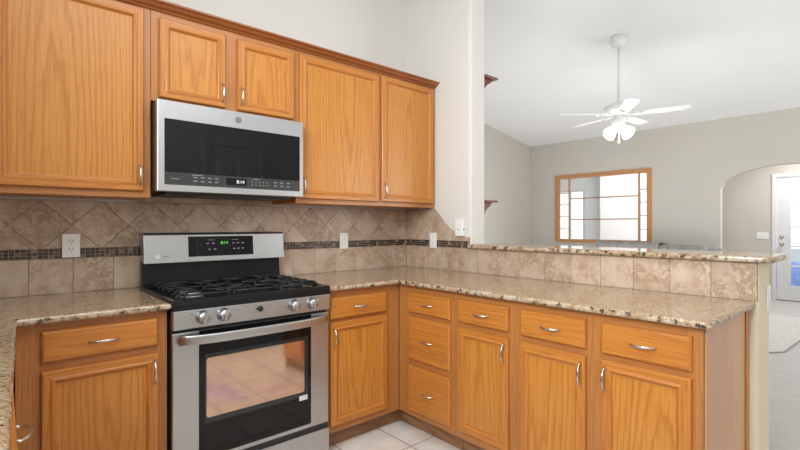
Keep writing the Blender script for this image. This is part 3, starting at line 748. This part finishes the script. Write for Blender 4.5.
# grates
def grate(x0, x1, rest_side, center=False):
    b = new(); y0, y1, z = -.620, -.115, .934
    bar = (.0055, .0048)
    fr = [(x0, y0+.02, z), (x0, y1-.02, z), (x0+.02, y1, z), (x1-.02, y1, z), (x1, y1-.02, z), (x1, y0+.02, z), (x1-.02, y0, z), (x0+.02, y0, z), (x0, y0+.02, z)]
    sweep(b, fr, bar, seg=8)
    n = 6
    if not center:
        for i in range(n):      # ribs bend down over the outer side
            y = y0+.035+(y1-y0-.07)*i/(n-1)
            if rest_side < 0: P = [(x0-.014, y, .918), (x0-.010, y, .928), (x0+.002, y, .940), (x0+.025, y, .944), (x0+.085, y, .941)]
            else: P = [(x1+.014, y, .918), (x1+.010, y, .928), (x1-.002, y, .940), (x1-.025, y, .944), (x1-.085, y, .941)]
            sweep(b, P, (.0055, .0045), up=(0, 1, 0), seg=8)
        cx_ = (x0+x1)/2
        for yc in (-.50, -.21):
            for a in (45, 135, 225, 315):
                a = math.radians(a); dx, dy = math.cos(a), math.sin(a)
                sweep(b, [(cx_+dx*.022, yc+dy*.022, .938), (cx_+dx*.07, yc+dy*.07, .942), (cx_+dx*.115, yc+dy*.115, .938)], (.0055, .0045), seg=8)
        sweep(b, [(x0, -.355, z), (x1, -.355, z)], bar, seg=8)
    else:
        for yc in (-.52, -.355, -.19):
            sweep(b, [(x0, yc, z), ((x0+x1)/2-.03, yc, .940)], bar, seg=8); sweep(b, [(x1, yc, z), ((x0+x1)/2+.03, yc, .940)], bar, seg=8)
        sweep(b, [((x0+x1)/2, y0, z), ((x0+x1)/2, y0+.16, .940)], bar, seg=8); sweep(b, [((x0+x1)/2, y1, z), ((x0+x1)/2, y1-.16, .940)], bar, seg=8)
    for px in (x0+.006, x1-.006):
        for py in (y0+.012, y1-.012, -.355): cyl(b, (px, py, .914), (px, py, z), .006, .005, 10)
    part('grate', b, M['iron'], rg)
grate(RX0+.058, RX0+.265, -1); grate(RX0+.273, RX1-.273, 0, True); grate(RX1-.265, RX1-.050, 1)

# ------------------------------------------------------------------ microwave
MX0, MX1 = -1.912, -1.160; MC = (MX0+MX1)/2; MF = -.416; MZ0, MZ1 = 1.398, 1.822
mw = thing('microwave', 'stainless over-the-range microwave mounted above the stove', 'microwave', (MC, -.2, MZ0))
b = new(); box(b, MX0, MX1, -.375, -.014, MZ0+.004, MZ1, .003, 1); part('housing', b, M['blackmat'], mw)
b = new(); box(b, MX0, MX1, MF, -.376, MZ0, MZ1, .004, 2); dm = part('front_frame', b, M['steel_v'], mw)
b = new(); box(b, -1.881, -1.184, MF-.0025, MF+.001, 1.4875, 1.737, .001, 1); part('door_glass', b, M['bglass'], mw)
b = new(); box(b, -1.881, -1.184, MF-.0022, MF+.001, 1.430, 1.487, .001, 1); part('control_strip', b, M['strip'], mw)
b = new(); box(b, MC-.060, MC+.045, MF-.003, MF-.002, 1.443, 1.479); part('clock_window', b, M['bglass'], mw)
t = text_bm('8:14', .024)
for v in t.verts: v.co += Vector((MC+.012, MF-.0036, 1.461))
part('clock_digits', t, M['digit'], mw)
for x in (-1.745, -1.711, -1.677, -1.645, -1.330, -1.295, -1.255):
    for z in (1.452, 1.470):
        b = new(); box(b, x-.009, x+.009, MF-.0028, MF-.002, z-.0022, z+.0022); part('touch_button', b, M['mark'], mw)
for i in range(5):
    for z in (1.450, 1.466):
        b = new(); x = -1.462+i*.021; box(b, x-.003, x+.003, MF-.0028, MF-.002, z-.0022, z+.0022); part('number_button', b, M['mark'], mw)
for x, wd, z in ((-1.735, .05, 1.481), (-1.44, .035, 1.481), (-1.835, .036, 1.458)):
    b = new(); box(b, x-wd/2, x+wd/2, MF-.0028, MF-.002, z-.0016, z+.0016); part('button_caption', b, M['mark'], mw)
b = new(); lathe(b, [(.0165, 0), (.0165, .0012), (.0150, .0016), (.001, .0016)], (MC+.002, MF, 1.780), (0, -1, 0), 28); part('emblem', b, M['emblem'], mw)
b = new(); box(b, MX0+.05, MX1-.05, -.36, -.10, MZ0-.012, MZ0+.0035, .002, 1); part('vent_underside', b, M['blackmat'], mw)

# ------------------------------------------------------------------ wall plates
def outlet(name, label, cat, loc, rz, kind, group=None):
    o = thing(name, label, cat, loc, rz, group)
    b = new(); box(b, -.036, .036, -.006, 0, -.057, .057, .003, 2); obj('cover_plate', b, M['white'], o)
    if kind == 'outlet':
        for z in (-.0195, .0195):
            b = new(); lathe(b, [(.0165, 0), (.0165, .0015), (.0155, .002)], (0, -.006, z), (0, -1, 0), 24); obj('receptacle', b, M['white'], o)
            for x in (-.006, .006):
                b = new(); box(b, x-.0012, x+.0012, -.0084, -.0078, z, z+.009); obj('slot', b, M['dark'], o)
            b = new(); cyl(b, (0, -.0078, z-.007), (0, -.0084, z-.007), .0024, seg=12); obj('ground_hole', b, M['dark'], o)
    else:
        b = new(); box(b, -.017, .017, -.0085, -.006, -.034, .034, .001, 1); obj('rocker', b, M['white'], o)
        for z in (-.018, .018):
            b = new(); cyl(b, (0, -.0085, z), (0, -.0089, z), .0025, seg=10); obj('slot', b, M['dark'], o)
    return o
outlet('wall_outlet', 'white double outlet on the tile left of the stove', 'outlet', (-2.195, -.0135, 1.141), 0, 'outlet')
outlet('wall_outlet', 'white outlet on the tile to the right of the stove', 'outlet', (-.613, -.0135, 1.127), 0, 'sw')
outlet('wall_outlet', 'white outlet on the tiled side wall above the counter corner', 'outlet', (-.0135, -.319, 1.126), -PI/2, 'sw')
outlet('wall_outlet', 'white cover plate on the cream end post of the bar', 'outlet', (.178, PEND-.0005, .912), 0, 'sw')
o = thing('wall_switch_box', 'white wall-mounted box above the tile near the bar ledge', 'switch', (-.001, -.580, 1.222), -PI/2)
b = new(); box(b, -.036, .036, -.026, 0, -.060, .060, .005, 2); obj('housing', b, M['white'], o)
b = new(); cyl(b, (-.006, -.026, -.012), (-.006, -.028, -.012), .004, seg=12); obj('button', b, M['dark'], o)
b = new(); cyl(b, (.036, -.012, -.010), (.0375, -.012, -.010), .006, seg=12); obj('side_shadow', b, M['dark'], o)  # dark disc standing in for the shadow on the box's side
o = thing('light_switch', 'white three-gang switch plate on the foyer wall beside the front door', 'switch', (DX-.0005, -.975, 1.06), -PI/2)
b = new(); box(b, -.082, .082, -.006, 0, -.057, .057, .002, 1); obj('cover_plate', b, M['white'], o)
for x in (-.046, 0, .046):
    b = new(); box(b, x-.012, x+.012, -.010, -.006, -.030, .030, .002, 1); obj('rocker', b, M['white'], o)

# ------------------------------------------------------------------ little corner shelves on the living-room side
def sconce(z, label):
    o = thing('sconce_shelf', label, 'shelf', (TW+.0005, STUB+.14, z), PI/2, 'red-brown sconce shelves')
    # local: -Y points to +X world
    b = new(); box(b, -.14, .14, -.150, 0, .094, .110, .004, 2); obj('ledge', b, M['red_wood'], o)
    b = new(); box(b, -.12, .12, -.012, 0, .0, .094, .002, 1); obj('back_board', b, M['red_wood'], o)
    for x in (-.11, .08):
        b = new(); pr = [(-.012, .0), (-.03, .012), (-.045, .035), (-.07, .055), (-.10, .07), (-.118, .094), (-.012, .094)]
        poly(b, [(x, y, z_) for y, z_ in pr], 0, (.03, 0, 0), .002, 1); obj('corbel', b, M['red_wood'], o)
sconce(2.217, 'red-brown corbel shelf near the ceiling past the wall end')
sconce(1.312, 'red-brown corbel shelf low on the wall end, just above the bar ledge')

# ------------------------------------------------------------------ ceiling fan
FX, FY = 2.757, -.495; FZ = zc(FX)
fan = thing('ceiling_fan', 'white five-blade ceiling fan with lit glass shades on a long rod', 'fan', (FX, FY, 2.3))
b = new(); lathe(b, [(.080, .05), (.082, -.02), (.080, -.050), (.055, -.072), (.018, -.078)], (FX, FY, FZ-.03)); part('canopy', b, M['fan'], fan)
b = new(); cyl(b, (FX, FY, FZ-.08), (FX, FY, 2.60), .013); part('downrod', b, M['fan'], fan)
b = new(); lathe(b, [(.02, .10), (.035, .09), (.105, .075), (.150, .055), (.156, .03), (.150, 0), (.115, -.025), (.07, -.04), (.06, -.05)], (FX, FY, 2.515), seg=36); part('motor', b, M['fan'], fan)
for k in range(5):
    a = math.radians(-73.2+72*k); R = Matrix.Rotation(a, 4, 'Z')
    b = new(); n = 9; pts = []
    prof = [(.18, .048), (.24, .054), (.42, .062), (.58, .066), (.63, .064), (.66, .054), (.672, .033)]
    top = [(x, y) for x, y in prof]+[(x, -y) for x, y in prof[::-1]]
    poly(b, [(x, y, -.003) for x, y in top], 0, (0, 0, .006))
    for v in b.verts: v.co = Vector((v.co.x, v.co.y, v.co.z+(-1)*math.tan(math.radians(9))*v.co.y))
    for v in b.verts: v.co = R @ v.co + Vector((FX, FY, 2.474))
    bl = part('blade', b, M['fan'], fan)
    b = new(); box(b, .09, .24, -.016, .016, -.012, -.004, .002, 1); box(b, .19, .25, -.040, .040, -.012, -.005, .002, 1)
    for v in b.verts: v.co = R @ v.co + Vector((FX, FY, 2.474))
    o = obj('blade_iron', b, M['fan']); o.parent = bl; o.location = o.location - fan.location - bl.location
b = new(); lathe(b, [(.055, .09), (.058, .03), (.066, .02), (.066, -.02), (.045, -.04), (.012, -.05)], (FX, FY, 2.39)); part('light_fitter', b, M['fan'], fan)
for k in range(4):
    a = math.radians(-41.2+22+90*k); d = Vector((math.cos(a)*.80, math.sin(a)*.80, -.66)).normalized()
    c = Vector((FX, FY, 2.375))+d*.055
    b = new(); lathe(b, [(.020, 0), (.030, .012), (.042, .05), (.055, .095), (.064, .135), (.060, .134), (.048, .095), (.018, .03)], c, d, 24); part('glass_shade', b, M['shade'], fan)
b = new(); cyl(b, (FX+.01, FY, 2.19), (FX+.01, FY, 2.35), .002, seg=8); lathe(b, [(.003, .03), (.009, .02), (.010, .005), (.002, 0)], (FX+.01, FY, 2.165), seg=12); part('pull_chain', b, M['fan'], fan)
for dz, p in ((-.24, 14),):
    l = bpy.data.lights.new('fan_bulbs', 'POINT'); l.energy = p; l.shadow_soft_size = .12; l.color = (1, .95, .88)
    o = bpy.data.objects.new('fan_bulbs', l); COL.objects.link(o); o.location = (FX, FY, 2.39+dz)

# ------------------------------------------------------------------ living room furniture
sf = thing('sofa', 'long grey sofa against the far wall, its cushion tops showing over the bar', 'sofa', (5.05, .03, 0))
def soft(x0, x1, y0, y1, z0, z1, r=.07):
    t = new(); bmesh.ops.create_cube(t, size=1)
    for v in t.verts: v.co = Vector(((x0+x1)/2+v.co.x*(x1-x0), (y0+y1)/2+v.co.y*(y1-y0), (z0+z1)/2+v.co.z*(z1-z0)))
    bmesh.ops.bevel(t, geom=list(t.edges), offset=r, segments=5, profile=.6, affect='EDGES')
    for f in t.faces: f.smooth = True
    return t
part('base', soft(4.62, 5.52, -.88, .95, .08, .34, .03), M['sofa'], sf)
part('backrest', soft(5.28, 5.53, -.88, .95, .34, .90, .09), M['sofa'], sf)
part('arm', soft(4.62, 5.52, -.90, -.70, .06, .64, .07), M['sofa'], sf); part('arm', soft(4.62, 5.52, .78, .97, .06, .64, .07), M['sofa'], sf)
for k in range(3):
    y0 = -.69+k*.49; part('seat_cushion', soft(4.64, 5.27, y0, y0+.485, .34, .48, .05), M['sofa'], sf)
    part('back_cushion', soft(5.08, 5.30, y0-.03, y0+.50, .47, .945-.012*(k == 1), .09), M['sofa'], sf)
for sx in (4.68, 5.46):
    for sy in (-.82, .89):
        b = new(); cyl(b, (sx, sy, .001), (sx, sy, .085), .02, .026, 12); part('foot', b, M['blackmat'], sf)
b = new()
n = 24; rows = [(5.045, .80), (5.045, .92), (5.09, .962), (5.20, .972), (5.30, .966), (5.50, .94)]
V = [[b.verts.new((x, -.10+.95*j/n, z+.010*math.sin(j*1.1)+.006*math.sin(j*2.3+i))) for j in range(n+1)] for i, (x, z) in enumerate(rows)]
for i in range(len(rows)-1):
    for j in range(n): b.faces.new([V[i][j], V[i][j+1], V[i+1][j+1], V[i+1][j]]).smooth = True
o = obj('throw_blanket', b, M['blanket']); tag(o, 'pale rumpled throw lying over the sofa back below the oak frame', 'blanket')
s = o.modifiers.new('thickness', 'SOLIDIFY'); s.thickness = .012
b = new(); box(b, 3.30, 5.50, -4.2, -1.865, .001, .012, .003, 1)
for v in b.verts: pass
rug = thing('area_rug', 'pale rug on the grey floor in front of the arch', 'rug', (3.9, -1.0, 0))
b2 = new(); P = [(3.05, -1.70), (3.286, -1.848), (4.6, -1.90), (5.55, -1.93), (5.55, -.9), (3.05, -.9)]
poly(b2, [(x, y, .001) for x, y in P], 0, (0, 0, .010), .002, 1); b.free(); part('pile', b2, M['rug'], rug)
b2 = new(); sweep(b2, [(3.05, -1.702, .007), (3.286, -1.852, .007), (4.6, -1.904, .007), (5.55, -1.934, .007)], (.006, .012), seg=8); part('binding', b2, M['rug_edge'], rug)
b = new(); poly(b, [(.223, PEND+.02, .80), (.250, PEND+.02, .79), (.280, PEND+.02, .805), (.296, PEND+.02, .86), (.298, PEND+.02, 1.0775), (.223, PEND+.02, 1.0775)], 0, (0, .05, 0), .004, 2)
tag(obj('support_bracket', b, M['gbox']), 'pale grey bracket under the bar overhang, peeking out behind the cream end post', 'bracket')
b = new()
n = 14
V = [[b.verts.new((9.5+i*.30, -2.6+j*.28, .48*math.sin(PI*i/6)**.6*(.8+.2*math.sin(j*1.7+i)) if 0 < i < 6 else -.05)) for j in range(n)] for i in range(7)]
for i in range(6):
    for j in range(n-1): b.faces.new([V[i][j], V[i][j+1], V[i+1][j+1], V[i+1][j]]).smooth = True
tag(obj('covered_mound', b, M['blue']), 'low blue covered mound outside, seen through the front door glass', 'cover')
